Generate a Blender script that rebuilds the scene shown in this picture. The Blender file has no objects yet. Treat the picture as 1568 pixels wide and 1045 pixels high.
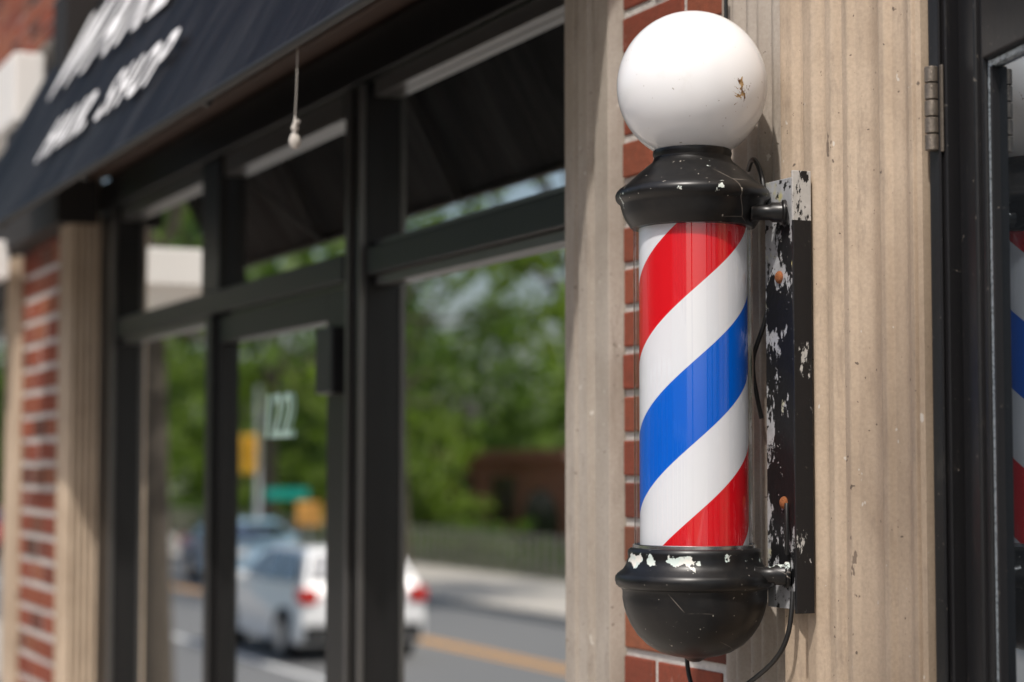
import bpy, bmesh, math, random
import numpy as np
from mathutils import Vector, Matrix
random.seed(7); np.random.seed(7)
D = bpy.data
SC = bpy.context.scene
COL = SC.collection

# ------------------------------------------------------------------ helpers
def link(o, parent=None):
    COL.objects.link(o)
    if parent: o.parent = parent
    return o
def empty(name):
    o = D.objects.new(name, None); COL.objects.link(o); return o
def mesh_obj(name, verts, faces, mat=None, parent=None, smooth=False):
    me = D.meshes.new(name); me.from_pydata([tuple(v) for v in verts], [], faces); me.update()
    if mat:
        for m in (mat if isinstance(mat, (list, tuple)) else [mat]): me.materials.append(m)
    if smooth:
        for p in me.polygons: p.use_smooth = True
    return link(D.objects.new(name, me), parent)
def bevel(o, w, seg=2):
    m = o.modifiers.new('bevel', 'BEVEL'); m.width = w; m.segments = seg; m.limit_method = 'ANGLE'
    m.angle_limit = math.radians(40)
    return o
BF = [(0,3,2,1),(4,5,6,7),(0,1,5,4),(1,2,6,5),(2,3,7,6),(3,0,4,7)]
def bv(x0,x1,y0,y1,z0,z1):
    return [(x0,y0,z0),(x1,y0,z0),(x1,y1,z0),(x0,y1,z0),(x0,y0,z1),(x1,y0,z1),(x1,y1,z1),(x0,y1,z1)]
def box(name,x0,x1,y0,y1,z0,z1,mat,parent=None,bw=0.0):
    if x0>x1: x0,x1=x1,x0
    if y0>y1: y0,y1=y1,y0
    if z0>z1: z0,z1=z1,z0
    o = mesh_obj(name, bv(x0,x1,y0,y1,z0,z1), BF, mat, parent)
    if bw: bevel(o,bw)
    return o
def boxes(name, lst, mat, parent=None, bw=0.0):
    V=[];F=[]
    for b in lst:
        n=len(V); V+=bv(*b); F+=[tuple(i+n for i in f) for f in BF]
    o=mesh_obj(name,V,F,mat,parent)
    if bw: bevel(o,bw)
    return o
def lathe(name, prof, cx, cy, mat, parent=None, seg=96, sharp=35):
    V=[];F=[]
    for (r,z) in prof:
        for i in range(seg):
            a=2*math.pi*i/seg; V.append((cx+r*math.cos(a),cy+r*math.sin(a),z))
    for j in range(len(prof)-1):
        for i in range(seg):
            k=(i+1)%seg
            F.append((j*seg+i,j*seg+k,(j+1)*seg+k,(j+1)*seg+i))
    o=mesh_obj(name,V,F,mat,parent,True)
    bm=bmesh.new(); bm.from_mesh(o.data)
    bmesh.ops.remove_doubles(bm,verts=bm.verts,dist=1e-6)
    bmesh.ops.recalc_face_normals(bm,faces=bm.faces)
    for e in bm.edges:
        if len(e.link_faces)==2 and e.calc_face_angle(0)>math.radians(sharp): e.smooth=False
    bm.to_mesh(o.data); bm.free()
    return o
def tube(name, pts, r, mat, parent=None, cyc=False, res=3):
    cu=D.curves.new(name,'CURVE'); cu.dimensions='3D'; cu.bevel_depth=r; cu.bevel_resolution=res; cu.use_fill_caps=True
    sp=cu.splines.new('NURBS' if len(pts)>2 else 'POLY'); sp.points.add(len(pts)-1)
    for p,q in zip(sp.points,pts): p.co=(*q,1)
    if len(pts)>2: sp.use_endpoint_u=True; sp.order_u=min(4,len(pts))
    cu.materials.append(mat)
    o=D.objects.new(name,cu); return link(o,parent)
def extr(name, poly, z0, z1, mat, parent=None, smooth=True, seg=1):
    """open polyline in XY extruded along Z"""
    V=[];F=[];n=len(poly)
    for j in range(seg+1):
        z=z0+(z1-z0)*j/seg
        V+=[(x,y,z) for x,y in poly]
    for j in range(seg):
        for i in range(n-1):
            F.append((j*n+i,j*n+i+1,(j+1)*n+i+1,(j+1)*n+i))
    o=mesh_obj(name,V,F,mat,parent,smooth)
    bm=bmesh.new(); bm.from_mesh(o.data)
    for e in bm.edges:
        if len(e.link_faces)==2 and e.calc_face_angle(0)>math.radians(38): e.smooth=False
    bm.to_mesh(o.data); bm.free()
    return o

# ------------------------------------------------------------------ node helpers
class N:
    def __init__(s,name):
        s.m=D.materials.new(name); s.m.use_nodes=True; s.t=s.m.node_tree; s.t.nodes.clear()
        s.out=s.new('ShaderNodeOutputMaterial')
    def new(s,ty,**k):
        n=s.t.nodes.new(ty)
        for a,b in k.items(): setattr(n,a,b)
        return n
    def l(s,a,b): s.t.links.new(a,b)
    def val(s,inp,v):
        if hasattr(v,'is_linked') or isinstance(v,bpy.types.NodeSocket): s.l(v,inp)
        else:
            if isinstance(v,(tuple,list)) and len(v)==3 and inp.type=='RGBA': v=(*v,1)
            inp.default_value=v
    def obj(s):
        if not hasattr(s,'_o'): s._o=s.new('ShaderNodeTexCoord').outputs['Object']
        return s._o
    def mapv(s,scale,vec=None,loc=(0,0,0),rot=(0,0,0)):
        n=s.new('ShaderNodeMapping'); n.inputs['Scale'].default_value=scale; n.inputs['Location'].default_value=loc; n.inputs['Rotation'].default_value=rot
        s.l(vec or s.obj(),n.inputs['Vector']); return n.outputs[0]
    def noise(s,scale,vec=None,det=4,rough=.55,dist=0.0):
        n=s.new('ShaderNodeTexNoise'); n.inputs['Scale'].default_value=scale; n.inputs['Detail'].default_value=det
        n.inputs['Roughness'].default_value=rough; n.inputs['Distortion'].default_value=dist
        s.l(vec or s.obj(),n.inputs['Vector']); return n.outputs['Fac']
    def voro(s,scale,vec=None,feat='F1'):
        n=s.new('ShaderNodeTexVoronoi',feature=feat); n.inputs['Scale'].default_value=scale
        s.l(vec or s.obj(),n.inputs['Vector']); return n.outputs['Distance']
    def math(s,op,a,b=0.0,c=0.0):
        n=s.new('ShaderNodeMath',operation=op)
        s.val(n.inputs[0],a); s.val(n.inputs[1],b)
        if len(n.inputs)>2: s.val(n.inputs[2],c)
        return n.outputs[0]
    def ramp(s,fac,stops,interp='LINEAR'):
        n=s.new('ShaderNodeValToRGB'); cr=n.color_ramp; cr.interpolation=interp
        while len(cr.elements)<len(stops): cr.elements.new(.5)
        for e,(p,c) in zip(cr.elements,stops):
            e.position=p; e.color=(c,c,c,1) if isinstance(c,(int,float)) else (*c,1)
        s.l(fac,n.inputs[0]); return n.outputs[0]
    def mix(s,f,a,b,mode='MIX'):
        n=s.new('ShaderNodeMix',data_type='RGBA',blend_type=mode)
        s.val(n.inputs[0],f); s.val(n.inputs[6],a); s.val(n.inputs[7],b); return n.outputs[2]
    def sep(s,vec=None):
        n=s.new('ShaderNodeSeparateXYZ'); s.l(vec or s.obj(),n.inputs[0]); return n.outputs
    def bump(s,h,strength=.3,dist=.01):
        n=s.new('ShaderNodeBump'); n.inputs['Strength'].default_value=strength; n.inputs['Distance'].default_value=dist
        s.l(h,n.inputs['Height']); return n.outputs[0]
    def bsdf(s,color,rough=.5,metal=0.0,spec=.5,normal=None,**kw):
        n=s.new('ShaderNodeBsdfPrincipled')
        s.val(n.inputs['Base Color'],color); s.val(n.inputs['Roughness'],rough); s.val(n.inputs['Metallic'],metal)
        n.inputs['Specular IOR Level'].default_value=spec
        if normal: s.l(normal,n.inputs['Normal'])
        for k,v in kw.items(): s.val(n.inputs[k],v)
        return n.outputs[0]
    def done(s,sh): s.l(sh,s.out.inputs['Surface']); return s.m

def simple(name,c,rough=.5,metal=0.0,var=.15,scale=8,bumpy=0):
    n=N(name); f=n.noise(scale)
    a=tuple(v*(1-var) for v in c); b=tuple(min(1,v*(1+var)) for v in c)
    col=n.mix(f,a,b)
    nb=n.bump(n.noise(scale*8),bumpy,.005) if bumpy else None
    return n.done(n.bsdf(col,rough,metal,normal=nb))

# ---- painted wood trim
def wood_paint(name,c1,c2,dirt=1.0):
    n=N(name)
    st=n.noise(1,n.mapv((30,30,1.3)),5,.6)
    bl=n.noise(4.0,n.mapv((1,1,.7)),6,.65,.5)
    fine=n.noise(220,None,3,.6)
    col=n.mix(n.ramp(st,[(.25,0.),(.75,.7)]),c1,c2)
    col=n.mix(n.ramp(bl,[(.40,.0),(.68,.65)]),col,(c1[0]*.58,c1[1]*.54,c1[2]*.50))
    grime=n.noise(1,n.mapv((45,45,9)),6,.75)
    col=n.mix(n.ramp(grime,[(.54,0.),(.76,.45*dirt)]),col,(.15,.12,.10))
    col=n.mix(n.ramp(fine,[(.3,0.),(.8,.3)]),col,(.18,.14,.11))
    sp=n.noise(115,None,2,.5)
    col=n.mix(n.ramp(sp,[(.72,0.),(.74,.8)]),col,(.07,.05,.04))
    sp2=n.noise(80,n.mapv((1,1,.6),None,(3,1,7)),2,.5)
    col=n.mix(n.ramp(sp2,[(.725,0.),(.74,.75)]),col,(.62,.59,.54))
    ch=n.noise(14,n.mapv((1,1,.45)),5,.7)
    chm=n.ramp(ch,[(.70,0.),(.71,1.)])
    col=n.mix(chm,col,(.22,.17,.13))
    h=n.math('ADD',n.math('MULTIPLY',st,.25),n.math('MULTIPLY',chm,-.5))
    h=n.math('ADD',h,n.math('ADD',n.math('MULTIPLY',sp,.25),n.math('MULTIPLY',fine,.2)))
    return n.done(n.bsdf(col,.6,0,.35,normal=n.bump(h,.45,.003)))
M_wood=wood_paint('painted_wood_tan',(.50,.39,.285),(.58,.47,.36))
M_wood2=wood_paint('painted_wood_grey',(.41,.36,.305),(.51,.46,.405),1.3)
# ---- brick
def brick_mat(name):
    n=N(name)
    g=n.new('ShaderNodeNewGeometry').outputs['Random Per Island']
    col=n.ramp(g,[(0,(.10,.035,.025)),(.2,(.26,.06,.035)),(.45,(.32,.085,.045)),(.7,(.22,.05,.03)),(.88,(.36,.12,.06)),(1,(.06,.035,.03))])
    f=n.noise(45,None,5,.7)
    col=n.mix(n.ramp(f,[(.3,0.),(.75,.55)]),col,(.10,.045,.03))
    e=n.noise(18,None,4,.7)
    col=n.mix(n.ramp(e,[(.62,0.),(.74,.6)]),col,(.45,.36,.30))
    return n.done(n.bsdf(col,.85,0,.25,normal=n.bump(n.noise(120,None,4,.7),.5,.004)))
M_brick=brick_mat('brick_red')
n=N('mortar'); f=n.noise(60,None,5,.7); f2=n.noise(9)
c=n.mix(f,(.40,.38,.35),(.72,.69,.65)); c=n.mix(n.ramp(f2,[(.5,0.),(.75,.5)]),c,(.22,.18,.15))
M_mortar=n.done(n.bsdf(c,.9,0,.2,normal=n.bump(f,.8,.006)))
# ---- black frame paint
n=N('black_frame_paint'); f=n.noise(1,n.mapv((80,80,3)),4,.6); s2=n.noise(110,None,3,.6); s3=n.noise(28,n.mapv((1,1,.35)),6,.7)
c=n.mix(f,(.007,.007,.008),(.018,.017,.018)); c=n.mix(n.ramp(s2,[(.69,0.),(.72,.7)]),c,(.16,.14,.12)); c=n.mix(n.ramp(s3,[(.6,0.),(.75,.6)]),c,(.06,.052,.045))
M_frame=n.done(n.bsdf(c,.38,0,.45,normal=n.bump(n.math('ADD',n.noise(60),s3),.2,.002)))
n=N('dark_bronze_frame'); f=n.noise(1,n.mapv((40,40,2)),4,.6)
M_bronze=n.done(n.bsdf(n.mix(f,(.005,.005,.005),(.011,.010,.010)),.36,.0,.35))
M_soffit=simple('dark_soffit',(.012,.009,.008),.7,0,.4,3)
# ---- window glass (reflective, dark shop behind)
def glass(name,fac,tint,dark):
    n=N(name)
    g=n.new('ShaderNodeBsdfGlossy'); g.inputs['Color'].default_value=(*tint,1); g.inputs['Roughness'].default_value=.0
    d=n.new('ShaderNodeBsdfDiffuse'); d.inputs['Color'].default_value=(*dark,1)
    m=n.new('ShaderNodeMixShader'); m.inputs[0].default_value=fac
    n.l(d.outputs[0],m.inputs[1]); n.l(g.outputs[0],m.inputs[2])
    return n.done(m.outputs[0])
M_glass=glass('window_glass',.93,(.98,1.0,.99),(.012,.013,.014))
M_dglass=glass('door_glass',.38,(.8,.9,1.0),(.012,.014,.016))
# ---- black enamel with chips
def enamel(name,z0,zw,boost,base=.007,thr=.70,sc_=30):
    n=N(name)
    z=n.sep()[2]
    zm=n.math('SUBTRACT',1.0,n.math('MINIMUM',n.math('DIVIDE',n.math('ABSOLUTE',n.math('SUBTRACT',z,z0)),zw),1.0))
    f=n.math('ADD',n.noise(sc_,None,4,.6),n.math('MULTIPLY',zm,boost))
    chip=n.ramp(f,[(thr,0.),(thr+.012,1.)])
    chc=n.mix(n.noise(22,None,2),(.30,.48,.46),(.86,.84,.78))
    chc=n.mix(n.ramp(n.noise(50),[(.5,0.),(.62,1.)]),chc,(.75,.72,.66))
    dust=n.noise(14,None,6,.75)
    c=n.mix(n.ramp(dust,[(.45,0.),(.85,.5)]),(base,base,base*1.05),(.035,.030,.026))
    sc=n.voro(7,n.mapv((1,1,2.3),None,(0,0,0),(.4,.3,.2)),'DISTANCE_TO_EDGE')
    scm=n.math('MULTIPLY',n.ramp(sc,[(.0,1.),(.006,0.)]),n.ramp(n.noise(12),[(.54,0.),(.62,.6)]))
    c=n.mix(scm,c,(.32,.28,.24))
    sp=n.noise(150,None,2)
    c=n.mix(n.ramp(sp,[(.72,0.),(.75,.8)]),c,(.5,.46,.4))
    c=n.mix(chip,c,chc)
    r=n.math('ADD',.24,n.math('MULTIPLY',dust,.22))
    h=n.math('SUBTRACT',n.math('MULTIPLY',n.noise(90),.10),chip)
    return n.done(n.bsdf(c,r,0,.45,normal=n.bump(h,.3,.0015)))
M_cap=enamel('black_enamel_cap',2.062,.012,.11)
M_bowl=enamel('black_enamel_bowl',1.575,.022,.23,thr=.72,sc_=24)
# ---- bracket
n=N('worn_bracket_steel')
o=n.sep(); z=o[2]
hi=n.math('MULTIPLY',n.math('MAXIMUM',n.math('SUBTRACT',z,1.93),0.0),1.6)
lo=n.math('MULTIPLY',n.math('MAXIMUM',n.math('SUBTRACT',1.60,z),0.0),1.9)
le=n.math('MULTIPLY',n.math('MAXIMUM',n.math('SUBTRACT',-2.268,o[0]),0.0),3.2)
f=n.math('ADD',n.math('ADD',n.noise(26,n.mapv((1,1,.5)),6,.7),le),n.math('ADD',hi,lo))
chip=n.ramp(f,[(.59,0.),(.605,1.)])
sil=n.mix(n.noise(60,None,5,.7),(.35,.36,.38),(.78,.79,.81))
sil=n.mix(n.ramp(n.noise(20,n.mapv((1,1,1),None,(5,5,5))),[(.6,0.),(.68,1.)]),sil,(.72,.66,.30))
sil=n.mix(n.ramp(n.noise(75),[(.60,0.),(.64,1.)]),sil,(.03,.03,.03))
c=n.mix(chip,(.010,.010,.011),sil)
c=n.mix(n.ramp(n.noise(110),[(.70,0.),(.72,1.)]),c,(.5,.5,.48))
M_brk=n.done(n.bsdf(c,.4,n.math('MULTIPLY',chip,.35),.5,normal=n.bump(n.math('SUBTRACT',n.noise(80),chip),.4,.0015)))
n=N('bracket_flange_black'); z=n.sep()[2]
top=n.math('GREATER_THAN',z,2.018); bot=n.math('MULTIPLY',n.math('LESS_THAN',z,1.66),.05)
f=n.math('ADD',n.noise(30,n.mapv((1,1,.4)),6,.7),n.math('ADD',n.math('MULTIPLY',top,.14),bot)); chip=n.ramp(f,[(.635,0.),(.65,1.)])
c=n.mix(chip,(.010,.010,.011),n.mix(n.noise(60),(.35,.34,.32),(.6,.58,.55))); c=n.mix(n.ramp(n.noise(130),[(.68,0.),(.7,1.)]),c,(.05,.045,.04))
M_flg=n.done(n.bsdf(c,.42,0,.5,normal=n.bump(n.math('SUBTRACT',n.noise(80),chip),.4,.0015)))
M_rust=simple('rusty_screw',(.30,.10,.03),.8,0,.5,150,.6)
M_black=simple('black_rubber',(.012,.012,.012),.45)
# ---- globe
n=N('white_opal_globe')
def near(p,r):
    vm=n.new('ShaderNodeVectorMath',operation='DISTANCE'); n.l(n.obj(),vm.inputs[0]); vm.inputs[1].default_value=p
    return n.math('SUBTRACT',1.0,n.math('MINIMUM',n.math('DIVIDE',vm.outputs['Value'],r),1.0))
px_=n.math('MAXIMUM',near((-2.2441,-.1172,2.188),.024),n.math('MAXIMUM',near((-2.2375,-.125,2.204),.013),near((-2.252,-.150,2.183),.011)))
f=n.math('ADD',n.noise(60,n.mapv((1,1,.6),None,(7,3,1)),6,.75,1.0),n.math('MULTIPLY',px_,.24))
st=n.ramp(f,[(.66,0.),(.675,1.)])
c=n.mix(n.noise(2.5),(.86,.86,.865),(.90,.90,.91))
c=n.mix(n.ramp(n.noise(8,None,6,.8),[(.6,0.),(.8,.25)]),c,(.62,.58,.5))
spk=n.noise(170,None,1)
c=n.mix(n.ramp(spk,[(.76,0.),(.78,.6)]),c,(.3,.25,.2))
stc=n.mix(n.ramp(n.noise(110),[(.4,0.),(.6,1.)]),(.14,.06,.02),(.55,.36,.16))
c=n.mix(n.math('MULTIPLY',st,n.math('GREATER_THAN',px_,.02)),c,stc)
M_globe=n.done(n.bsdf(c,n.math('ADD',.04,n.math('MULTIPLY',n.noise(20),.06)),0,.6,**{'Subsurface Weight':.35,'Subsurface Radius':(1,1,1),'Subsurface Scale':.05}))
# ---- stripes
n=N('barber_stripes')
o=n.sep()
dx=n.math('SUBTRACT',o[0],-2.339); dy=n.math('SUBTRACT',o[1],-.14)
ang=n.math('ARCTAN2',dy,dx)
v=n.math('SUBTRACT',n.math('DIVIDE',n.math('SUBTRACT',o[2],1.930),.404),n.math('DIVIDE',n.math('SUBTRACT',ang,-.5166),2*math.pi))
v=n.math('FRACT',n.math('ADD',v,20.0))
c=n.ramp(v,[(0,(.74,.006,.014)),(.265,(.85,.86,.89)),(.5,(.0,.13,.68)),(.765,(.85,.86,.89))],'CONSTANT')
M_str=n.done(n.bsdf(c,.25,0,.5))
n=N('clear_tube')
lw=n.new('ShaderNodeLayerWeight'); lw.inputs[0].default_value=.5
fc=n.math('ADD',.10,n.math('MULTIPLY',n.math('POWER',lw.outputs['Facing'],4.0),.65))
tr=n.new('ShaderNodeBsdfTransparent'); tr.inputs[0].default_value=(.98,.985,.99,1)
gl=n.new('ShaderNodeBsdfGlossy'); gl.inputs['Roughness'].default_value=.015
mx=n.new('ShaderNodeMixShader'); n.l(fc,mx.inputs[0]); n.l(tr.outputs[0],mx.inputs[1]); n.l(gl.outputs[0],mx.inputs[2])
M_clear=n.done(mx.outputs[0])
M_chrome=simple('steel_trim',(.6,.6,.6),.25,1,.1,30)
# ---- canvas etc
n=N('black_canvas'); f=n.noise(1,n.mapv((7,1.6,1.6)),5,.65)
M_canvas=n.done(n.bsdf(n.mix(n.ramp(f,[(.45,0.),(.75,1.)]),(.004,.004,.005),(.030,.030,.032)),.55,0,.12,normal=n.bump(f,.5,.04)))  # lighter streaks along the rafters paint wrinkle highlights into the canvas colour
M_letter=simple('white_lettering',(.85,.85,.85),.6)
M_white=simple('white_fascia',(.74,.72,.69),.55,0,.06,3)

# ------------------------------------------------------------------ camera
cam=D.cameras.new('camera'); co=D.objects.new('camera',cam); COL.objects.link(co)
CH=1.70
co.location=(0,-1.47,CH)
th=math.radians(24.41); pt=math.radians(3.56)
d=Vector((-math.cos(th)*math.cos(pt),math.sin(th)*math.cos(pt),math.sin(pt)))
co.rotation_euler=d.to_track_quat('-Z','Y').to_euler()
cam.lens=70; cam.sensor_width=36; cam.clip_end=2000; cam.clip_start=.05
cam.dof.use_dof=True; cam.dof.focus_distance=2.60; cam.dof.aperture_fstop=2.9; cam.dof.aperture_blades=9
SC.camera=co

# ------------------------------------------------------------------ light
S=Vector((1.0,-1.0,2.0)).normalized()
w=D.worlds.new('World'); SC.world=w; w.use_nodes=True
nt=w.node_tree; nt.nodes.clear()
sk=nt.nodes.new('ShaderNodeTexSky'); sk.sky_type='NISHITA'; sk.sun_disc=False
sk.sun_elevation=math.asin(S.z); sk.sun_rotation=math.radians(135); sk.dust_density=4.0
bg=nt.nodes.new('ShaderNodeBackground'); bg.inputs[1].default_value=.15
wo=nt.nodes.new('ShaderNodeOutputWorld'); nt.links.new(sk.outputs[0],bg.inputs[0]); nt.links.new(bg.outputs[0],wo.inputs[0])
sl=D.lights.new('sun','SUN'); sl.energy=3.4; sl.angle=math.radians(1.0); sl.color=(1,.95,.89)
so=D.objects.new('sun',sl); COL.objects.link(so); so.rotation_euler=(-S).to_track_quat('-Z','Y').to_euler(); so.location=(5,-5,12)
SC.view_settings.view_transform='Standard'; SC.view_settings.look='None'; SC.view_settings.exposure=0

# ------------------------------------------------------------------ storefront building
B=empty('storefront_building')
def bricks(name,x0,x1,z0,z1,yf,course=.0677,bl=.203,mj=.010,bw=0,depth=.09,rec=.004):
    L=[];r=0;z=z0
    while z<z1:
        off=(bl*.5 if r%2 else 0); x=x0-off
        while x<x1-.005:
            a=max(x,x0)+ (mj*.5 if x>x0 else .001); b=min(x+bl,x1)-mj*.5
            if b-a>.02:
                j=random.uniform(-.0025,.0015); k=random.uniform(-.0015,.0015)
                L.append((a+random.uniform(-.001,.001),b+random.uniform(-.001,.001),yf+j,yf+depth,z+mj*.5+k,min(z+course,z1)-mj*.5+k))
            x+=bl
        z+=course; r+=1
    boxes(name+'_bricks',L,M_brick,B,bw)
    box(name+'_mortar',x0,x1,yf+rec,yf+depth+.03,z0,z1,M_mortar,B)
ZB=-1.2
bricks('near_pier',-2.809,-2.487,1.0-.0677*20,3.3,0,mj=.0125,bw=.0025)
bricks('upper_wall',-12.5,3.5,3.31,6.4,.02,mj=.011)
bricks('far_pier',-7.70,-6.835,ZB,2.50,-.03,course=.088,bl=.215,mj=.024)
box('wall_core',-12.5,3.5,.14,.4,2.9,6.4,M_mortar,B)
box('parapet_coping',-12.6,3.6,-.06,.42,6.41,6.52,M_white,B,.01)
# trim left of near brick pier
x0=-2.812
P=[(x0,.03),(x0,-.020),(x0-.003,-.024),(x0-.050,-.024),(x0-.056,-.014),(x0-.066,-.014),(x0-.072,-.027),(x0-.100,-.029),(x0-.108,-.016),(x0-.118,-.016),(x0-.124,-.025),(x0-.158,-.025),(x0-.160,-.02),(x0-.160,.07)]
extr('window_side_trim',P,ZB,3.3,M_wood2,B,True,6)
# narrow reeded strip
P=[]; xa,xb=-2.485,-2.283; nre=6
for i in range(nre):
    for k in range(13):
        u=k/12; P.append((xa+(xb-xa)*(i+u)/nre,-.006-.008*(1-math.cos(2*math.pi*u))*.5-(.004 if i%2 else 0)*math.sin(math.pi*u)))
extr('reeded_trim',P,ZB,3.3,M_wood2,B,True,4)
# big fluted pilaster
def pil(xl,w,yf,zf0,zf1,name,side):
    keys=[(0,.004),(.02,0),(.10,.001),(.13,.007),(.16,.008),(.19,.001),(.26,.000),(.30,.008),(.335,.009),(.36,.001),(.395,.001),(.43,.009),(.455,.009),(.48,.001),(.52,.0),(.55,.006),(.62,.012),(.69,.010),(.735,.001),(.765,.001),(.79,.007),(.85,.010),(.90,.007),(.935,.0),(.955,.0),(.965,.004),(.975,.004),(.985,.0),(1.0,.003)]
    P=[(xl,.05)]
    for (u0,d0),(u1,d1) in zip(keys[:-1],keys[1:]):
        for k in range(6):
            t=k/6; s=t*t*(3-2*t); P.append((xl+w*(u0+(u1-u0)*t), yf+(d0+(d1-d0)*s)*1.4))
    P.append((xl+w,yf+.004)); P.append((xl+w,side))
    extr(name,P,zf0,zf1,M_wood,B,True,8)
pil(-2.280,.316,-.040,ZB,3.3,'fluted_pilaster',.10)
box('pilaster_plinth',-2.30,-1.95,-.07,.0,ZB,.35,M_wood,B,.006)
# far fluted pilaster with return
P=[]
for i in range(5):
    for k in range(7):
        u=k/6; P.append((-6.68+.010*math.sin(math.pi*u), .04-(.11)*(i+u)/5))
for i in range(5):
    for k in range(7):
        u=k/6; P.append((-6.68-.15*(i+u)/5,-.07-.008*math.sin(math.pi*u)))
P.append((-6.83,.05))
extr('far_fluted_pilaster',P[::-1],ZB,2.69,M_wood,B,True,2)
extr('neighbour_pilaster',[(-7.705,.05),(-7.705,-.05),(-7.73,-.06),(-7.78,-.06),(-7.79,-.05),(-7.84,-.05),(-7.85,-.06),(-7.90,-.06),(-7.90,.05)],ZB,2.5,M_wood,B,False)
box('dark_fascia_far',-7.62,-6.66,-.12,.02,2.51,2.95,M_soffit,B)
box('pilaster_cap_band',-6.86,-6.64,-.10,.03,2.70,3.3,M_soffit,B)
# glazing
G=.06
def pane(name,xa,xb,za,zb,y=G,mat=M_glass,tilt=(0,0)):
    o=mesh_obj(name,[(xa,y,za),(xb,y+tilt[0],za),(xb,y+tilt[0]+tilt[1],zb),(xa,y+tilt[1],zb)],[(0,1,2,3)],mat,B); return o
pane('window_glass_large',-4.05,-2.95,.35,2.11)
pane('window_glass_side',-6.38,-5.32,.35,2.11,G)
pane('door_glass_left_shop',-5.262,-4.35,.25,2.03,G)
pane('transom_glass_large',-4.05,-2.95,2.17,2.52)
pane('transom_glass_door',-5.20,-4.22,2.17,2.50)
pane('transom_glass_side',-6.38,-5.38,2.17,2.51)
fr=[(-4.19,-4.05,.02,.08,ZB,2.535),
    (-5.325,-5.265,.02,.08,ZB,2.108),
    (-5.375,-5.205,.022,.08,2.172,2.535),
    (-6.63,-6.38,.02,.08,ZB,2.535),
    (-6.38,-5.327,.018,.08,2.11,2.17),(-5.325,-4.192,.016,.08,2.11,2.17),(-4.048,-2.94,.018,.08,2.11,2.17),
    (-6.63,-2.94,.015,.08,2.54,2.64),
    (-4.048,-2.96,.02,.08,.25,.35),(-6.38,-5.327,.02,.08,.25,.35)]
boxes('window_frames',fr,M_bronze,B,.003)
boxes('glazing_beads',[(-4.062,-4.052,.006,.019,ZB,2.53),(-4.15,-4.135,.008,.019,ZB,2.53),(-6.40,-6.385,.006,.019,ZB,2.53),
     (-4.03,-2.95,.035,.058,2.088,2.109),(-4.03,-2.95,.035,.058,2.172,2.185),(-4.03,-2.95,.03,.058,2.50,2.535),(-6.36,-5.34,.035,.058,2.09,2.109),(-6.36,-5.39,.03,.058,2.49,2.535),(-5.19,-4.23,.03,.058,2.48,2.535)],
     simple('grey_metal_bead',(.12,.115,.11),.3,.6),B,.001)
boxes('left_shop_door_leaf',[(-4.35,-4.195,.035,.075,.02,2.10),(-5.262,-5.235,.035,.075,.02,2.10),(-5.235,-4.35,.036,.075,2.03,2.10),(-5.235,-4.35,.036,.075,.02,.25)],M_bronze,B,.003)
boxes('door_closer',[(-4.33,-4.22,-.0,.034,1.86,2.01)],M_frame,B,.004)
boxes('stall_riser',[(-4.048,-2.95,.03,.1,ZB,.249),(-6.38,-5.327,.03,.1,ZB,.249)],M_soffit,B)
boxes('head_panel',[(-6.64,-2.815,.05,.12,2.641,3.3)],M_soffit,B)
boxes('head_rails',[(-6.64,-2.82,-.03,.045,2.66,2.70),(-6.64,-2.82,-.01,.045,2.86,2.90)],simple('rusty_rail',(.05,.028,.02),.6,0,.4,10),B,.004)
def text(name,s,size,mat,parent,M,off=0,shear=0,spacing=1,extr_=.0005):
    cu=D.curves.new(name,'FONT'); cu.body=s; cu.size=size; cu.offset=off; cu.shear=shear; cu.space_character=spacing; cu.extrude=extr_
    cu.materials.append(mat); o=D.objects.new(name,cu); link(o,parent); o.matrix_world=M; return o
R=Matrix.Rotation(math.radians(90),4,'X')
n=N('frosted_numerals'); M_num=n.done(n.bsdf((.62,.85,.72),.6))
text('door_number','122',.155,M_num,B,Matrix.Translation((-4.905,.054,1.770))@R,.003,.15,1.05)
# neighbour shop to the left
boxes('neighbour_shop_frames',[(-8.0,-7.905,.0,.08,ZB,2.5),(-11.9,-8.0,.01,.08,2.25,2.35),(-12.0,-11.9,.0,.08,ZB,2.5),(-10.0,-9.92,.01,.08,ZB,2.25)],M_bronze,B)
pane('neighbour_glass',-11.9,-8.0,ZB,2.25)
box('neighbour_sign_band',-12.4,-7.60,-.10,.018,3.0,3.27,M_white,B,.01)
box('neighbour_upper_panel',-12.4,-7.63,.0,.1,2.36,2.99,M_soffit,B)

# right hand shop door, standing slightly open
DR=empty('shop_door'); DR.parent=B
boxes('door_frame_jamb',[(-1.962,-1.930,-.025,.12,ZB,2.62),(-1.962,-.85,-.026,.12,2.625,2.75),(-.88,-.85,-.025,.12,ZB,2.62)],M_frame,B,.002)
boxes('door_frame_stop',[(-1.957,-1.936,-.031,-.0262,ZB,2.6)],M_frame,B,.002)
hx,hy=-1.928,-.010
hinge=Matrix.Translation((hx,hy,0))@Matrix.Rotation(math.radians(-14.5),4,'Z')
def dbox(name,lst,mat,bw=.002):
    V=[];Fc=[]
    for b in lst:
        k=len(V); V+=[tuple(hinge@Vector(p)) for p in bv(*b)]; Fc+=[tuple(i+k for i in f) for f in BF]
    o=mesh_obj(name,V,Fc,mat,DR); bevel(o,bw); return o
dbox('door_stiles',[(.003,.052,0,.04,.02,2.58),(.052,.066,.006,.04,.02,2.58),(.96,1.02,0,.04,.02,2.58),(.066,.96,.001,.04,2.40,2.58),(.066,.96,.001,.04,.02,.3)],M_frame,.003)
n=N('perforated_gasket'); vz=n.voro(260)
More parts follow.
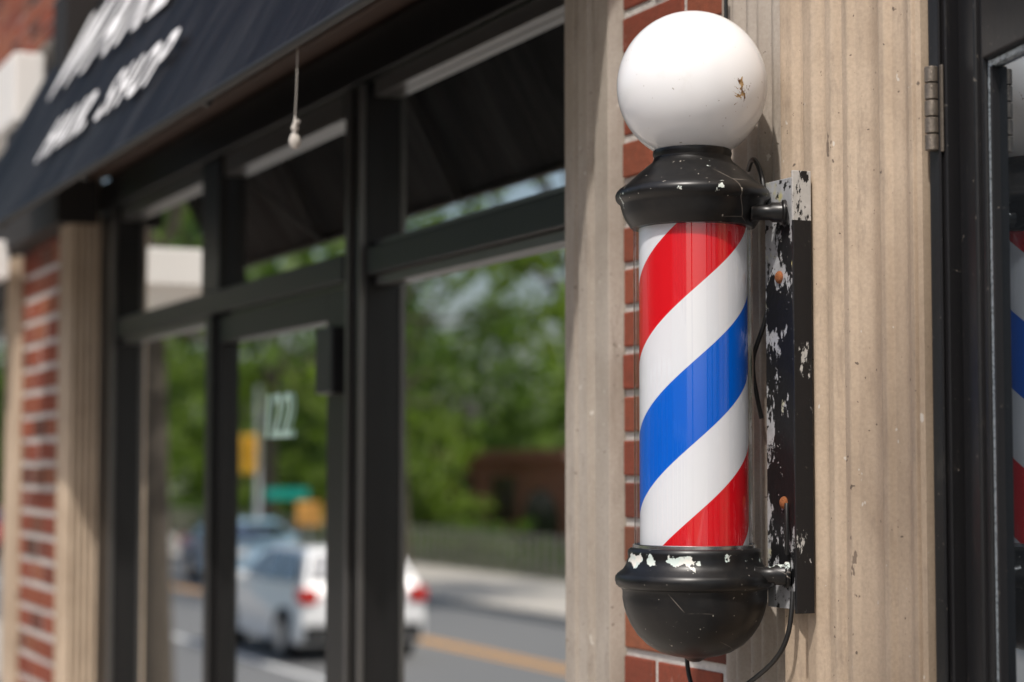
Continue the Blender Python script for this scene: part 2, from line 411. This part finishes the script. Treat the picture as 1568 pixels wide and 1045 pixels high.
M_gask=n.done(n.bsdf(n.mix(n.ramp(vz,[(.3,0.),(.5,1.)]),(.10,.12,.13),(.45,.50,.53)),.4,.3))
dbox('glazing_gasket',[(.0665,.076,.010,.03,.3,2.17)],M_gask,.001)
dbox('glazing_head_gasket',[(.0765,.96,.010,.03,2.162,2.1695)],M_gask,.001)
dbox('gasket_inner_bead',[(.0765,.081,.008,.03,.3,2.161)],M_frame,.001)
dbox('door_head_rail',[(.0665,.959,.002,.038,2.1705,2.399)],M_frame,.003)
mesh_obj('door_glass',[hinge@Vector(p) for p in [(.07,.018,.3),(.96,.018,.3),(.96,.018,2.17),(.07,.018,2.17)]],[(0,1,2,3)],M_dglass,DR)
HG=simple('worn_hinge_bronze',(.20,.17,.14),.4,.6,.5,60,.3)
for i in range(5):
    z=2.075+i*.0205
    lathe('hinge_knuckle_%d'%i,[(0,z),(.0075,z+.0004),(.0082,z+.001),(.0082,z+.0185),(.0075,z+.0192),(0,z+.0195)],-1.944,-.036,HG,DR,24)
box('hinge_leaf',-1.957,-1.932,-.0295,-.0265,2.073,2.178,HG,DR,.001)
box('right_pilaster',-.85,-.53,-.05,.1,ZB,3.3,M_wood,B,.004)
bricks('right_pier',-.53,.2,-.2,3.3,0)
box('right_window_frame',.2,3.5,.03,.1,ZB,.5,M_frame,B); box('right_window_head',.2,3.5,.03,.1,2.6,3.3,M_frame,B)
pane('right_window_glass',.2,3.5,.5,2.6)
box('lintel_over_door',-1.963,-.85,.0,.14,2.755,3.3,M_wood,B)

# ------------------------------------------------------------------ awning
A=empty('awning')
AX0,AX1=-7.0,-2.62; AY,AZ=-.45,2.405; TY,TZ=.0,3.25
nx,nv=48,10; V=[];Fc=[]
for j in range(nv+1):
    for i in range(nx+1):
        u=i/nx; v=j/nv; x=AX0+(AX1-AX0)*u
        bay=abs(math.sin(u*math.pi*4)); sag=.012*bay*math.sin(math.pi*v)+.004*math.sin(u*60+v*4)*math.sin(math.pi*v)
        V.append((x,AY+(TY-AY)*v+sag*.85,AZ+(TZ-AZ)*v-sag*.5))
for j in range(nv):
    for i in range(nx):
        a=j*(nx+1)+i; Fc.append((a,a+1,a+nx+2,a+nx+1))
o=mesh_obj('fabric',V,Fc,M_canvas,A,True)
M_tube=simple('awning_steel',(.012,.011,.011),.6,.0)
tube('front_bar',[(AX0,AY+.005,AZ-.004),(AX1,AY+.005,AZ-.004)],.009,M_tube,A)
for i in range(5):
    x=AX0+.01+(AX1-AX0-.02)*i/4
    tube('rafter_%d'%i,[(x,AY+.015,AZ-.01),(x,TY-.0,TZ-.03)],.011,M_tube,A)
tube('wall_bar',[(AX0,-.03,2.99),(AX1,-.03,2.99)],.014,M_tube,A)
tube('strut',[(-5.9,AY+.02,AZ),(-5.9,.0,2.72)],.008,M_tube,A)
vu=Vector((1,0,0)); vv=Vector((0,TY-AY,TZ-AZ)).normalized(); vn=vu.cross(vv)
def amat(x,k):
    p=Vector((x,AY,AZ))+Vector((0,TY-AY,TZ-AZ))*k+vn*.012
    M=Matrix.Identity(4)
    for r in range(3): M[r][0]=vu[r]; M[r][1]=vv[r]; M[r][2]=vn[r]; M[r][3]=p[r]
    return M
text('lettering_lower','HAIR. SHOP',.205,M_letter,A,amat(-5.70,.18),.005,0,1.3)
text('lettering_upper','WARE',.50,M_letter,A,amat(-6.45,.54),.010,0,1.25)

# neighbour canopy
C=empty('shop_canopy')
box('canopy_box',-10.8,-7.60,-.62,-.105,2.40,2.545,M_white,C,.006)
box('canopy_rim',-10.82,-7.585,-.635,-.62,2.39,2.56,M_white,C,.004)
boxes('canopy_brackets',[(-10.4,-10.36,-.103,.01,2.42,2.53),(-7.9,-7.86,-.103,.01,2.42,2.53)],M_frame,C)

# pull cord hanging from the awning front bar
PC=empty('awning_pull_cord')
cordm=simple('cord_white',(.45,.42,.38),.8)
X_=-3.15; Y_=-.435
tube('cord',[(X_,Y_,2.405),(X_+.001,Y_,2.34),(X_-.004,Y_-.002,2.285)],.0009,cordm,PC)
z0_=-.012
lathe('knob',[(0,2.238+z0_),(.006,2.240+z0_),(.0095,2.246+z0_),(.0105,2.253+z0_),(.008,2.261+z0_),(.004,2.266+z0_),(.007,2.273+z0_),(.003,2.283+z0_),(0,2.299+z0_)],X_-.004,Y_-.002,cordm,PC,24)
tube('cord_tail',[(X_,Y_-.003,2.250),(X_+.004,Y_-.003,2.262),(X_+.012,Y_-.003,2.274),(X_+.020,Y_-.003,2.268)],.003,cordm,PC)

# ------------------------------------------------------------------ barber pole
BP=empty('barber_pole')
cx,cy=-2.339,-.14; K=1138.0
def zz(y): return CH+(712-y)/K+.0
bpy.ops.mesh.primitive_uv_sphere_add(segments=96,ring_count=64,radius=.102,location=(cx,cy,zz(129)+.001))
g=bpy.context.object; g.name='globe'; g.parent=BP
for p in g.data.polygons: p.use_smooth=True
g.data.transform(Matrix.Translation(g.location)); g.location=(0,0,0); g.data.materials.append(M_globe)
def prof(L): return [(r/K,zz(y)) for r,y in L]
lathe('top_cap',prof([(0,226),(54,226),(60,229),(61,234),(59,240),(62,247),(72,255),(84,265),(96,276),(104,283),(112,288),(117,293),(119,298),(118.5,304),(116,308),(113,310),(111,314),(108,325),(104,335),(99,342),(96,347),(94,349),(60,349),(0,349)]),cx,cy,M_cap,BP)
lathe('bottom_cap',prof([(0,838),(60,838),(98,838),(101,841),(102,846),(101,851),(104,862),(109,870),(117,876),(121,881),(121.5,887),(120,893),(116,897),(112,899),(110,903),(110,914),(108,926),(104,940),(97,955),(87,970),(73,984),(55,995),(35,1001),(20,1003),(14,1006),(8,1010),(0,1011)]),cx,cy,M_bowl,BP)
lathe('striped_cylinder',prof([(0,349.5),(83,349.5),(83,837.5),(0,837.5)]),cx,cy,M_str,BP,128)
lathe('clear_tube_outer',prof([(91.5,348.5),(91.5,838.5)]),cx,cy,M_clear,BP,128)
lathe('tube_ring_bottom',prof([(92.5,832),(94,833),(94,837.5),(92.5,837.8)]),cx,cy,M_chrome,BP,96)
lathe('globe_seat_ring',prof([(57,222),(61,223),(61,226),(57,227)]),cx,cy,M_black,BP)
def arm(name,z,mat):
    p0=Vector((cx+.075,cy+.045,z)); p1=Vector((-2.244,-.052,z))
    V=[];Fc=[];seg=24; ax=(p1-p0).normalized(); s1=ax.cross(Vector((0,0,1))).normalized(); s2=Vector((0,0,1))
    L=(p1-p0).length
    pr=[(0,0),(.013,0),(.013,.002),(.0105,.006),(.0105,L-.022),(.0135,L-.018),(.0135,L-.006),(.017,L-.005),(.017,L),(0,L)]
    for r,t in pr:
        for i in range(seg):
            a=2*math.pi*i/seg; V.append(p0+ax*t+s1*r*math.cos(a)+s2*r*math.sin(a))
    for j in range(len(pr)-1):
        for i in range(seg):
            k=(i+1)%seg; Fc.append((j*seg+i,j*seg+k,(j+1)*seg+k,(j+1)*seg+i))
    o=mesh_obj(name,V,Fc,mat,BP,True); bevel(o,.0008)
arm('arm_upper',zz(331),M_cap); arm('arm_lower',zz(876),M_bowl)
WB=-.0465
boxes('wall_bracket',[(-2.300,-2.1955,WB-.0035,WB,1.511,2.081)],M_brk,BP,.0008)
boxes('wall_bracket_flange',[(-2.1952,-2.1915,WB-.028,WB,1.509,2.083)],M_flg,BP,.0008)
for i,(x,z) in enumerate([(-2.264,1.950),(-2.257,1.650)]):
    bm=bmesh.new(); bmesh.ops.create_uvsphere(bm,u_segments=20,v_segments=12,radius=.0085)
    bmesh.ops.transform(bm,matrix=Matrix.Translation((x,WB-.004,z))@Matrix.Diagonal((1,.6,1,1)),verts=bm.verts)
    me=D.meshes.new('screw_%d'%i); bm.to_mesh(me); bm.free(); me.materials.append(M_rust)
    for p in me.polygons:p.use_smooth=True
    link(D.objects.new('screw_%d'%i,me),BP)
PW=empty('power_cable')
tube('cable_top',[(-2.375,-.03,zz(245)),(-2.35,-.04,zz(228)),(-2.32,-.05,zz(240)),(-2.295,-.055,zz(272)),(-2.29,-.056,zz(305)),(-2.30,-.05,zz(330))],.0035,M_black,PW)
tube('cable_mid',[(-2.308,-.03,zz(430)),(-2.306,-.04,zz(465)),(-2.318,-.045,zz(510)),(-2.34,-.05,zz(545)),(-2.35,-.04,zz(580)),(-2.345,-.03,zz(640))],.0033,M_black,PW)
tube('cable_inner',[(-2.242,-.056,zz(770)),(-2.236,-.06,zz(790)),(-2.234,-.06,zz(815)),(-2.240,-.058,zz(845))],.003,M_black,PW)
tube('cable_loop',[(-2.232,-.054,zz(900)),(-2.226,-.060,zz(935)),(-2.228,-.064,zz(975)),(-2.27,-.066,zz(1015)),(-2.33,-.07,zz(1050)),(-2.38,-.08,zz(1085)),(-2.42,-.09,zz(1085)),(-2.445,-.09,zz(1050)),(-2.452,-.09,zz(1015)),(-2.44,-.095,zz(975)),(-2.40,-.11,zz(960))],.0033,M_black,PW)
tube('cable_above',[(-2.45,-.02,zz(60)),(-2.45,-.02,zz(20)),(-2.45,-.02,zz(-60))],.003,M_black,PW)

# ------------------------------------------------------------------ ground & street
def base(x):
    t=min(1,max(0,(-x-2)/12)); return -.80*t*t*(3-2*t)
def sheet(name,xs,y0,y1,dz,mat,thick=0,parent=None):
    V=[];Fc=[]
    for x in xs: V+=[(x,y0,base(x)+dz),(x,y1,base(x)+dz)]
    for i in range(len(xs)-1):
        a=2*i; Fc.append((a,a+2,a+3,a+1))
    if thick:
        n0=len(V)
        for x in xs: V+=[(x,y0,base(x)+dz-thick),(x,y1,base(x)+dz-thick)]
        for i in range(len(xs)-1):
            a=2*i; Fc.append((a,n0+a,n0+a+2,a+2)); Fc.append((a+1,a+3,n0+a+3,n0+a+1))
    return mesh_obj(name,V,Fc,mat,parent)
xs=[600,60,20,10,5,2]+[0-.8*i for i in range(20)]+[-20,-40,-80,-200,-600]
n=N('grass_ground'); f=n.noise(.6,None,6,.7)
M_ground=n.done(n.bsdf(n.mix(f,(.05,.07,.025),(.12,.12,.06)),.9))
n=N('asphalt'); f=n.noise(.5,None,5,.6); f2=n.noise(60)
M_road=n.done(n.bsdf(n.mix(f2,n.mix(f,(.11,.11,.11),(.16,.157,.15)),(.18,.18,.18)),.75))
n=N('concrete_walk'); f=n.noise(.8,None,6,.65)
M_walk=n.done(n.bsdf(n.mix(f,(.36,.33,.29),(.50,.46,.41)),.85))
M_yel=simple('yellow_marking',(.70,.34,.06),.7); M_wht=simple('white_marking',(.75,.75,.73),.7)
sheet('ground',xs,-600,600,-.17,M_ground)
sheet('road',xs,-12.9,-4.2,-.15,M_road)
sheet('pavement',xs,-4.2,.6,0,M_walk,.16)
sheet('pavement',xs,-17.2,-12.9,0,M_walk,.16)
sheet('yellow_centre_line',xs,-9.95,-9.83,-.146,M_yel); sheet('yellow_centre_line',xs,-9.70,-9.58,-.146,M_yel)
sheet('white_edge_line',xs,-6.55,-6.43,-.146,M_wht)
RZ=-.95

# ------------------------------------------------------------------ trees
n=N('bark'); f=n.noise(1,n.mapv((12,12,2)),5,.7)
M_bark=n.done(n.bsdf(n.mix(f,(.04,.032,.024),(.10,.08,.06)),.9,normal=n.bump(f,.6,.03)))
def leafmat(name,a,b):
    n=N(name); g=n.new('ShaderNodeNewGeometry').outputs['Random Per Island']
    f=n.noise(.7,None,3); c=n.mix(n.math('MULTIPLY',n.math('ADD',g,f),.55),a,b)
    p=n.bsdf(c,.55,0,.3); t=n.new('ShaderNodeBsdfTranslucent'); n.l(n.mix(1.0,c,(1.4,1.6,.6),'MULTIPLY'),t.inputs[0])
    m=n.new('ShaderNodeMixShader'); m.inputs[0].default_value=.5; n.l(p,m.inputs[1]); n.l(t.outputs[0],m.inputs[2])
    return n.done(m.outputs[0])
M_leaf=leafmat('leaves',(.08,.13,.025),(.22,.29,.06)); M_leaf2=leafmat('leaves_dark',(.04,.075,.02),(.12,.18,.045))
def cone(V,F,p0,p1,r0,r1,seg=8):
    ax=(p1-p0).normalized(); s1=ax.orthogonal().normalized(); s2=ax.cross(s1); n0=len(V)
    for p,r in ((p0,r0),(p1,r1)):
        for i in range(seg):
            a=2*math.pi*i/seg; V.append(tuple(p+s1*r*math.cos(a)+s2*r*math.sin(a)))
    for i in range(seg):
        k=(i+1)%seg; F.append((n0+i,n0+k,n0+seg+k,n0+seg+i))
def leaves(pts,size,V,F):
    for p in pts:
        a=Vector(np.random.normal(size=3)).normalized(); b=a.orthogonal().normalized()
        b=(Matrix.Rotation(random.uniform(0,6.28),3,a)@b); c=a.cross(b); s=size*random.uniform(.6,1.3); n0=len(V)
        V+= [tuple(p+b*s),tuple(p+c*s*.55),tuple(p-b*s),tuple(p-c*s*.55)]; F.append((n0,n0+1,n0+2,n0+3))
def tree_mesh(name,h,rad,trunk_r,nclump,per,size,lm,clear=.3,cr=(.2,.38)):
    V=[];F=[]
    top=Vector((random.uniform(-.4,.4),random.uniform(-.4,.4),h*.6))
    pts=[Vector((0,0,-.3)),Vector((.05,.03,h*.18)),Vector((.1,-.05,h*.36)),top]
    rr=[trunk_r*1.25,trunk_r,trunk_r*.8,trunk_r*.4]
    for i in range(3): cone(V,F,pts[i],pts[i+1],rr[i],rr[i+1],10)
    cl=[]
    for i in range(nclump):
        a=random.uniform(0,6.283); el=random.uniform(-1,1.0); r=rad*random.uniform(.35,1)
        zc=h*(clear+ (1-clear)*.5); hz=h*(1-clear)*.5
        c=Vector((math.cos(a)*r*math.sqrt(max(.1,1-el*el*.8)),math.sin(a)*r*math.sqrt(max(.1,1-el*el*.8)),zc+el*hz*.9))
        cl.append(c)
    for c in cl[::2]:
        b=pts[2]+(top-pts[2])*random.random(); mid=(b+c)*.5+Vector((0,0,-.2))
        cone(V,F,b,mid,trunk_r*.35,trunk_r*.2,6); cone(V,F,mid,c,trunk_r*.2,.02,6)
    nb=len(F)
    for c in cl:
        rc=rad*random.uniform(*cr)
        q=np.random.normal(size=(per,3)); q/=np.linalg.norm(q,axis=1)[:,None]; q*=(np.random.rand(per,1)**.45)*rc*np.array([1.15,1.15,.75])
        leaves([c+Vector(v) for v in q],size,V,F)
    me=D.meshes.new(name); me.from_pydata(V,[],F); me.materials.append(M_bark); me.materials.append(lm)
    mi=np.ones(len(F),dtype=np.int32); mi[:nb]=0; me.polygons.foreach_set('material_index',mi); me.update()
    return me
TM=[tree_mesh('tree_high',12,4.2,.20,25,80,.20,M_leaf2,.33,(.15,.28)),
    tree_mesh('tree_high_b',13,4.6,.22,32,80,.22,M_leaf,.34,(.15,.28)),
    tree_mesh('tree_low',6.0,2.8,.16,30,100,.18,M_leaf,.12),
    tree_mesh('tree_low_dark',6.8,3.0,.16,32,100,.19,M_leaf2,.12)]
def tree(x,y,k,s=1,z=None,name='deciduous_tree'):
    o=D.objects.new(name,TM[k]); COL.objects.link(o); o.location=(x,y,(base(x)-.15) if z is None else z)
    o.rotation_euler=(0,0,random.uniform(0,6.28)); o.scale=(s,s,s*random.uniform(.92,1.08)); return o
t=tree(-19.8,-3.48,0,.85)
tree(4.5,-4.4,0,.86)
for (x,y,k,s) in [(-35,-16.2,1,1.0),(-45,-15.9,0,1.0),(-57,-16.4,1,1.0),(-70,-16,0,1.0),
                  (-40,-22,2,.9),(-46,-25,3,1.0),(-54.5,-20.2,2,.8),(-61,-20.6,2,.85),(-66,-22,3,1.0),(-73,-24,2,1.1),(-56,-36,2,1.5),(-64,-38,3,1.6),(-74,-38,2,1.6),(-82,-22,2,1.2),(-84,-34,3,1.5),
                  (-92,-26,2,1.3),(-95,-17,3,1.2),(-78,-4,0,.9),(-62,-3.6,1,.8),(-12,-15.6,0,.9)]:
    tree(x,y,k,s)
V=[];Fc=[];pts=[]
for i in range(5000):
    a=random.uniform(math.pi*.93,math.pi*1.28); r=random.uniform(105,135)
    pts.append(Vector((r*math.cos(a),r*math.sin(a),-1+random.random()**.8*(7.5+2.5*math.sin(a*23)+1.6*math.sin(a*51)))))
leaves(pts,1.0,V,Fc); mesh_obj('distant_trees',V,Fc,M_leaf)
V=[];Fc=[];pts=[]
for i in range(7000):
    x=random.uniform(-95,-34); pts.append(Vector((x,-18.3-random.random()*1.6,-.8+random.random()*(.75+.3*math.sin(x*.9)+.25*math.sin(x*2.3)))))
leaves(pts,.16,V,Fc); mesh_obj('hedge',V,Fc,M_leaf2)

FN=empty('iron_fence'); L=[]
x=-30
while x>-80:
    L.append((x,x+.05,-17.45,-17.40,-.8,.15)); x-=.45
L+= [(-80,-30,-17.44,-17.41,.05,.09),(-80,-30,-17.44,-17.41,-.6,-.56)]
boxes('rails_and_pickets',L,simple('weathered_iron',(.22,.2,.18),.6),FN)

# brick house across the street
n=N('brick_texture'); bt=n.new('ShaderNodeTexBrick'); bt.inputs['Scale'].default_value=4; bt.inputs['Color1'].default_value=(.42,.13,.06,1); bt.inputs['Color2'].default_value=(.30,.09,.05,1); bt.inputs['Mortar'].default_value=(.35,.3,.26,1); bt.inputs['Mortar Size'].default_value=.012
n.l(n.mapv((1,1,1),None,(0,0,0),(math.radians(90),0,0)),bt.inputs['Vector']); M_bt=n.done(n.bsdf(bt.outputs[0],.85))
M_dark=simple('dark_opening',(.015,.015,.018),.2); M_roof=simple('terracotta_roof',(.20,.085,.055),.85)
def building(name,x0,x1,y0,y1,h,floors,bays,wallm,roof='flat',door=True,z=-.85):
    P=empty(name); L=[]
    box('walls',x0,x1,y0,y1,z,z+h,wallm,P)
    fh=h/floors; bwid=(x1-x0)/bays
    W=[];T=[]
    for f in range(floors):
        for b in range(bays):
            if h<4 and b==bays-1: continue
            cx_=x0+bwid*(b+.5); zb=z+fh*f+fh*.3; zt=z+fh*f+fh*.82; hw=bwid*.27
            if f==0 and h>4: zb=z+.6; hw=bwid*.36
            W.append((cx_-hw,cx_+hw,y1-.05,y1+.02,zb,zt)); T+=[(cx_-hw-.1,cx_+hw+.1,y1+.003,y1+.1,zt,zt+.18),(cx_-hw-.1,cx_+hw+.1,y1+.003,y1+.12,zb-.12,zb),(cx_-.03,cx_+.03,y1+.0225,y1+.05,zb,zt)]
    nb=max(2,int((y1-y0)/3)); W2=[]
    for f in range(floors):
        for b in range(nb):
            c_=y0+(y1-y0)*(b+.5)/nb; zb=z+fh*f+fh*.3; zt=z+fh*f+fh*.8
            W2.append((x1-.05,x1+.02,c_-.6,c_+.6,zb,zt)); T.append((x1+.003,x1+.1,c_-.7,c_+.7,zt,zt+.15))
    boxes('windows',W+W2,M_dark if h<4 else M_dglass,P); boxes('lintels_and_sills',T,wallm if h<4 else M_white,P)
    if roof=='flat': box('cornice',x0-.25,x1+.25,y0-.25,y1+.3,z+h+.002,z+h+.3,M_white if h>4 else wallm,P)
    else:
        ym=(y0+y1)/2; e=.25; H=z+h
        mesh_obj('roof',[(x0-e,y0-e,H-.1),(x1+e,y0-e,H-.1),(x1+e,y1+e,H-.1),(x0-e,y1+e,H-.1),(x0-e,ym,H+.8),(x1+e,ym,H+.8)],[(0,1,5,4),(2,3,4,5),(0,4,3),(1,2,5),(0,3,2,1)],M_roof,P)
    return P
H=building('brick_house',-60,-50.5,-29.5,-23.2,2.7,1,3,M_bt,'flat')
V=[(-53.7,-23.14,-.85)]+[(-52.5-1.2*math.cos(t),-23.14,.1+.9*math.sin(t)) for t in [math.pi*i/16 for i in range(17)]]+[(-51.3,-23.14,-.85)]
mesh_obj('arched_doorway',V,[tuple(range(len(V)))],M_dark,H)
M_stucco=simple('stucco_cream',(.50,.44,.36),.85,0,.1,2); M_grey=simple('grey_render',(.46,.45,.44),.85,0,.1,2)
building('brick_row_building',-14,4,-31,-18.5,8.5,2,5,M_bt)
building('stucco_building',4.5,18,-30,-18.5,7,2,4,M_stucco)
building('grey_corner_building',-112,-84,-12,-1.5,5,1,6,M_grey,z=-.85)
building('cream_block',-125,-113,-3,12,8,3,4,M_stucco)

# ------------------------------------------------------------------ vehicles
M_tyre=simple('tyre',(.02,.02,.02),.8); M_rim=simple('alloy',(.55,.55,.56),.3,.8)
n=N('tail_lamp'); M_red=n.done(n.bsdf((.5,.02,.015),.2)); M_cg=glass('car_glass',.35,(.9,.95,1),(.01,.012,.014))
M_ltw=simple('headlamp',(.8,.8,.8),.15)
def carpaint(name,c):
    n=N(name); return n.done(n.bsdf(c,.3,0,.5,**{'Coat Weight':1.0,'Coat Roughness':.05}))
SUV=[(.06,.32),(0,.55),(.02,.92),(.10,1.06),(.42,1.47),(.62,1.53),(1.9,1.53),(2.25,1.47),(2.95,1.03),(3.85,.88),(4.08,.66),(4.12,.36),(3.95,.24),(.2,.24)]
SED=[(.06,.32),(0,.55),(.03,.90),(.15,.97),(.75,1.02),(1.35,1.40),(1.7,1.45),(2.4,1.44),(2.7,1.38),(3.35,.98),(4.2,.85),(4.45,.62),(4.5,.36),(4.3,.24),(.2,.24)]
def hw(z): return .90 if z<.6 else (.90-.03*(z-.6)/.4 if z<1.0 else .87-.42*(z-1.0))
def car(name,xr,yc,z,paint,prof_=SUV,scale=1,ang=0):
    P=empty(name)
    V=[];F=[];n_=len(prof_)
    for sgn in (-1,1):
        for u,h in prof_: V.append((-u,sgn*hw(h),h))
    F.append(tuple(range(n_))); F.append(tuple(range(2*n_-1,n_-1,-1)))
    for i in range(n_):
        k=(i+1)%n_; F.append((i,n_+i,n_+k,k))
    o=mesh_obj('body',V,F,paint,P); bevel(o,.05,3)
    bm=bmesh.new(); bm.from_mesh(o.data); bmesh.ops.recalc_face_normals(bm,faces=bm.faces); bm.to_mesh(o.data); bm.free()
    for p in o.data.polygons: p.use_smooth=False
    L_=prof_[-3][0]
    def sidewin(us,nm):
        for sgn in (-1,1):
            V=[(-u,sgn*(hw(h)+.012),h) for u,h in us]; mesh_obj(nm,V,[tuple(range(len(us)))],M_cg,P)
    if prof_ is SUV:
        sidewin([(.38,1.08),(.58,1.42),(1.05,1.45),(1.05,1.06)],'window_quarter'); sidewin([(1.12,1.06),(1.12,1.45),(1.85,1.45),(1.85,1.05)],'window_rear'); sidewin([(1.93,1.05),(1.93,1.45),(2.2,1.40),(2.72,1.06)],'window_front')
        rw=[(.13,1.12),(.40,1.42)]; fw=[(2.32,1.41),(2.88,1.09)]; ax=(.80,3.3)
    else:
        sidewin([(.98,1.04),(1.38,1.33),(1.95,1.36),(1.95,1.02)],'window_rear'); sidewin([(2.03,1.02),(2.03,1.36),(2.6,1.31),(3.05,1.02)],'window_front')
        rw=[(.82,1.07),(1.28,1.36)]; fw=[(2.78,1.33),(3.28,1.03)]; ax=(.95,3.6)
    for nm,(a,b),s_ in (('rear_screen',rw,1),('windscreen',fw,-1)):
        o1=.03*s_
        V=[(-a[0]+o1,-hw(a[1])+.1,a[1]+.02),(-a[0]+o1,hw(a[1])-.1,a[1]+.02),(-b[0]+o1,hw(b[1])-.1,b[1]+.02),(-b[0]+o1,-hw(b[1])+.1,b[1]+.02)]
        mesh_obj(nm,V,[(0,1,2,3)],M_cg,P)
    boxes('bumper_rear',[(-.12,.05,-.82,.82,.30,.50)],M_tyre,P,.03)
    boxes('number_plate',[(-.02,.025,-.26,.26,.66,.79)],M_ltw,P,.005)
    boxes('tail_lamps',[(-.22,.03,-.905,-.66,.80,1.0),(-.22,.03,.66,.905,.80,1.0)],M_red,P,.02)
    boxes('head_lamps',[(-L_+.02,-L_+.28,-.88,-.6,.66,.82),(-L_+.02,-L_+.28,.6,.88,.66,.82)],M_ltw,P,.02)
    boxes('mirrors',[(-L_+1.45,-L_+1.6,-1.03,-.86,1.0,1.13),(-L_+1.45,-L_+1.6,.86,1.03,1.0,1.13)],paint,P,.03)
    for i,a in enumerate(ax):
        for sgn in (-1,1):
            for nm,r,w0,w1,m in (('wheel_arch',.39,.86,.906,M_tyre),('tyre',.33,.70,.925,M_tyre),('rim',.20,.90,.935,M_rim)):
                V=[];F=[];sg=28
                for w_ in (w0,w1):
                    for q in range(sg): V.append((-a+r*math.cos(6.2832*q/sg),sgn*w_,.33+r*math.sin(6.2832*q/sg)))
                F=[(q,(q+1)%sg,sg+(q+1)%sg,sg+q) for q in range(sg)]+[tuple(range(sg)),tuple(range(2*sg-1,sg-1,-1))]
                mesh_obj('%s_%d'%(nm,i*2+(sgn>0)),V,F,m,P)
    P.location=(xr,yc,z); P.rotation_euler=(0,0,ang); P.scale=(scale,)*3; return P
car('parked_car',-25.4,-7.75,RZ,carpaint('white_paint',(.84,.84,.84)),SUV,1.0)
car('parked_car',-46,-11.6,RZ,carpaint('blue_grey_paint',(.25,.38,.48)),SED,ang=math.pi)
car('parked_car',-56,-7.9,RZ,carpaint('dark_red_paint',(.3,.02,.02)),SED)
car('parked_car',6,-5.4,-.15,carpaint('navy_paint',(.03,.05,.1)),SED)

# ------------------------------------------------------------------ street furniture
def post(name,x,y,h,r,mat,z=None):
    P=empty(name); z=base(x)-.0 if z is None else z
    lathe('post',[(0,z),(r*2.2,z),(r*2.2,z+.15),(r,z+.3),(r*.8,z+h),(0,z+h)],x,y,mat,P,16); return P
M_gal=simple('galvanised',(.55,.55,.55),.4,.4)
n=N('signal_yellow'); M_sy=n.done(n.bsdf((.90,.48,.03),.4)); n=N('sign_green'); M_sg=n.done(n.bsdf((.0,.28,.22),.4)); n=N('sign_orange'); M_so=n.done(n.bsdf((.75,.36,.08),.5))
def signal(x,y,zc):
    P=post('traffic_signal',x,y,zc+.6-base(x)+1.0,.07,M_gal)
    boxes('signal_head',[(x-.2,x+.2,y+.12,y+.50,zc-.45,zc+.45)],M_sy,P,.03)
    boxes('visors',[(x+.2,x+.36,y+.20,y+.39,zc+dz,zc+dz+.16) for dz in (-.35,-.08,.18)],M_sy,P,.02)
    for i,(c_,dz) in enumerate((((.3,.01,.01),.26),((.3,.2,.01),0),((.01,.25,.1),-.26))):
        nn=N('lens_%d'%i); m=nn.done(nn.bsdf(c_,.2)); boxes('lens_%d'%i,[(x+.202,x+.215,y+.22,y+.37,zc+dz-.07,zc+dz+.07)],m,P)
    boxes('street_name_plate',[(x+.1,x+.14,y-1.2,y-.15,zc-1.05,zc-.80)],M_sg,P)
signal(-45,-12.3,1.95)
P=post('construction_sign',-44,-13.2,1.6,.04,M_gal)
boxes('panel',[(-43.93,-43.9,-13.5,-12.9,.3,.85)],M_so,P)
P=post('street_lamp',-42.5,-13.75,6.5,.10,M_ltw)
tube('lamp_arm',[(-42.5,-13.75,5.4),(-42.5,-13.2,5.7),(-42.5,-12.2,5.8)],.04,M_gal,P); boxes('lamp_head',[(-42.65,-42.35,-12.5,-11.8,5.73,5.88)],M_gal,P,.04)
P=post('stop_sign',-48,-4.0,2.3,.04,M_gal)
V=[(-47.95,-4.0+.38*math.cos(math.pi/8+math.pi/4*i),1.3+.38*math.sin(math.pi/8+math.pi/4*i)) for i in range(8)]; mesh_obj('panel',V,[tuple(range(8))],M_red,P)
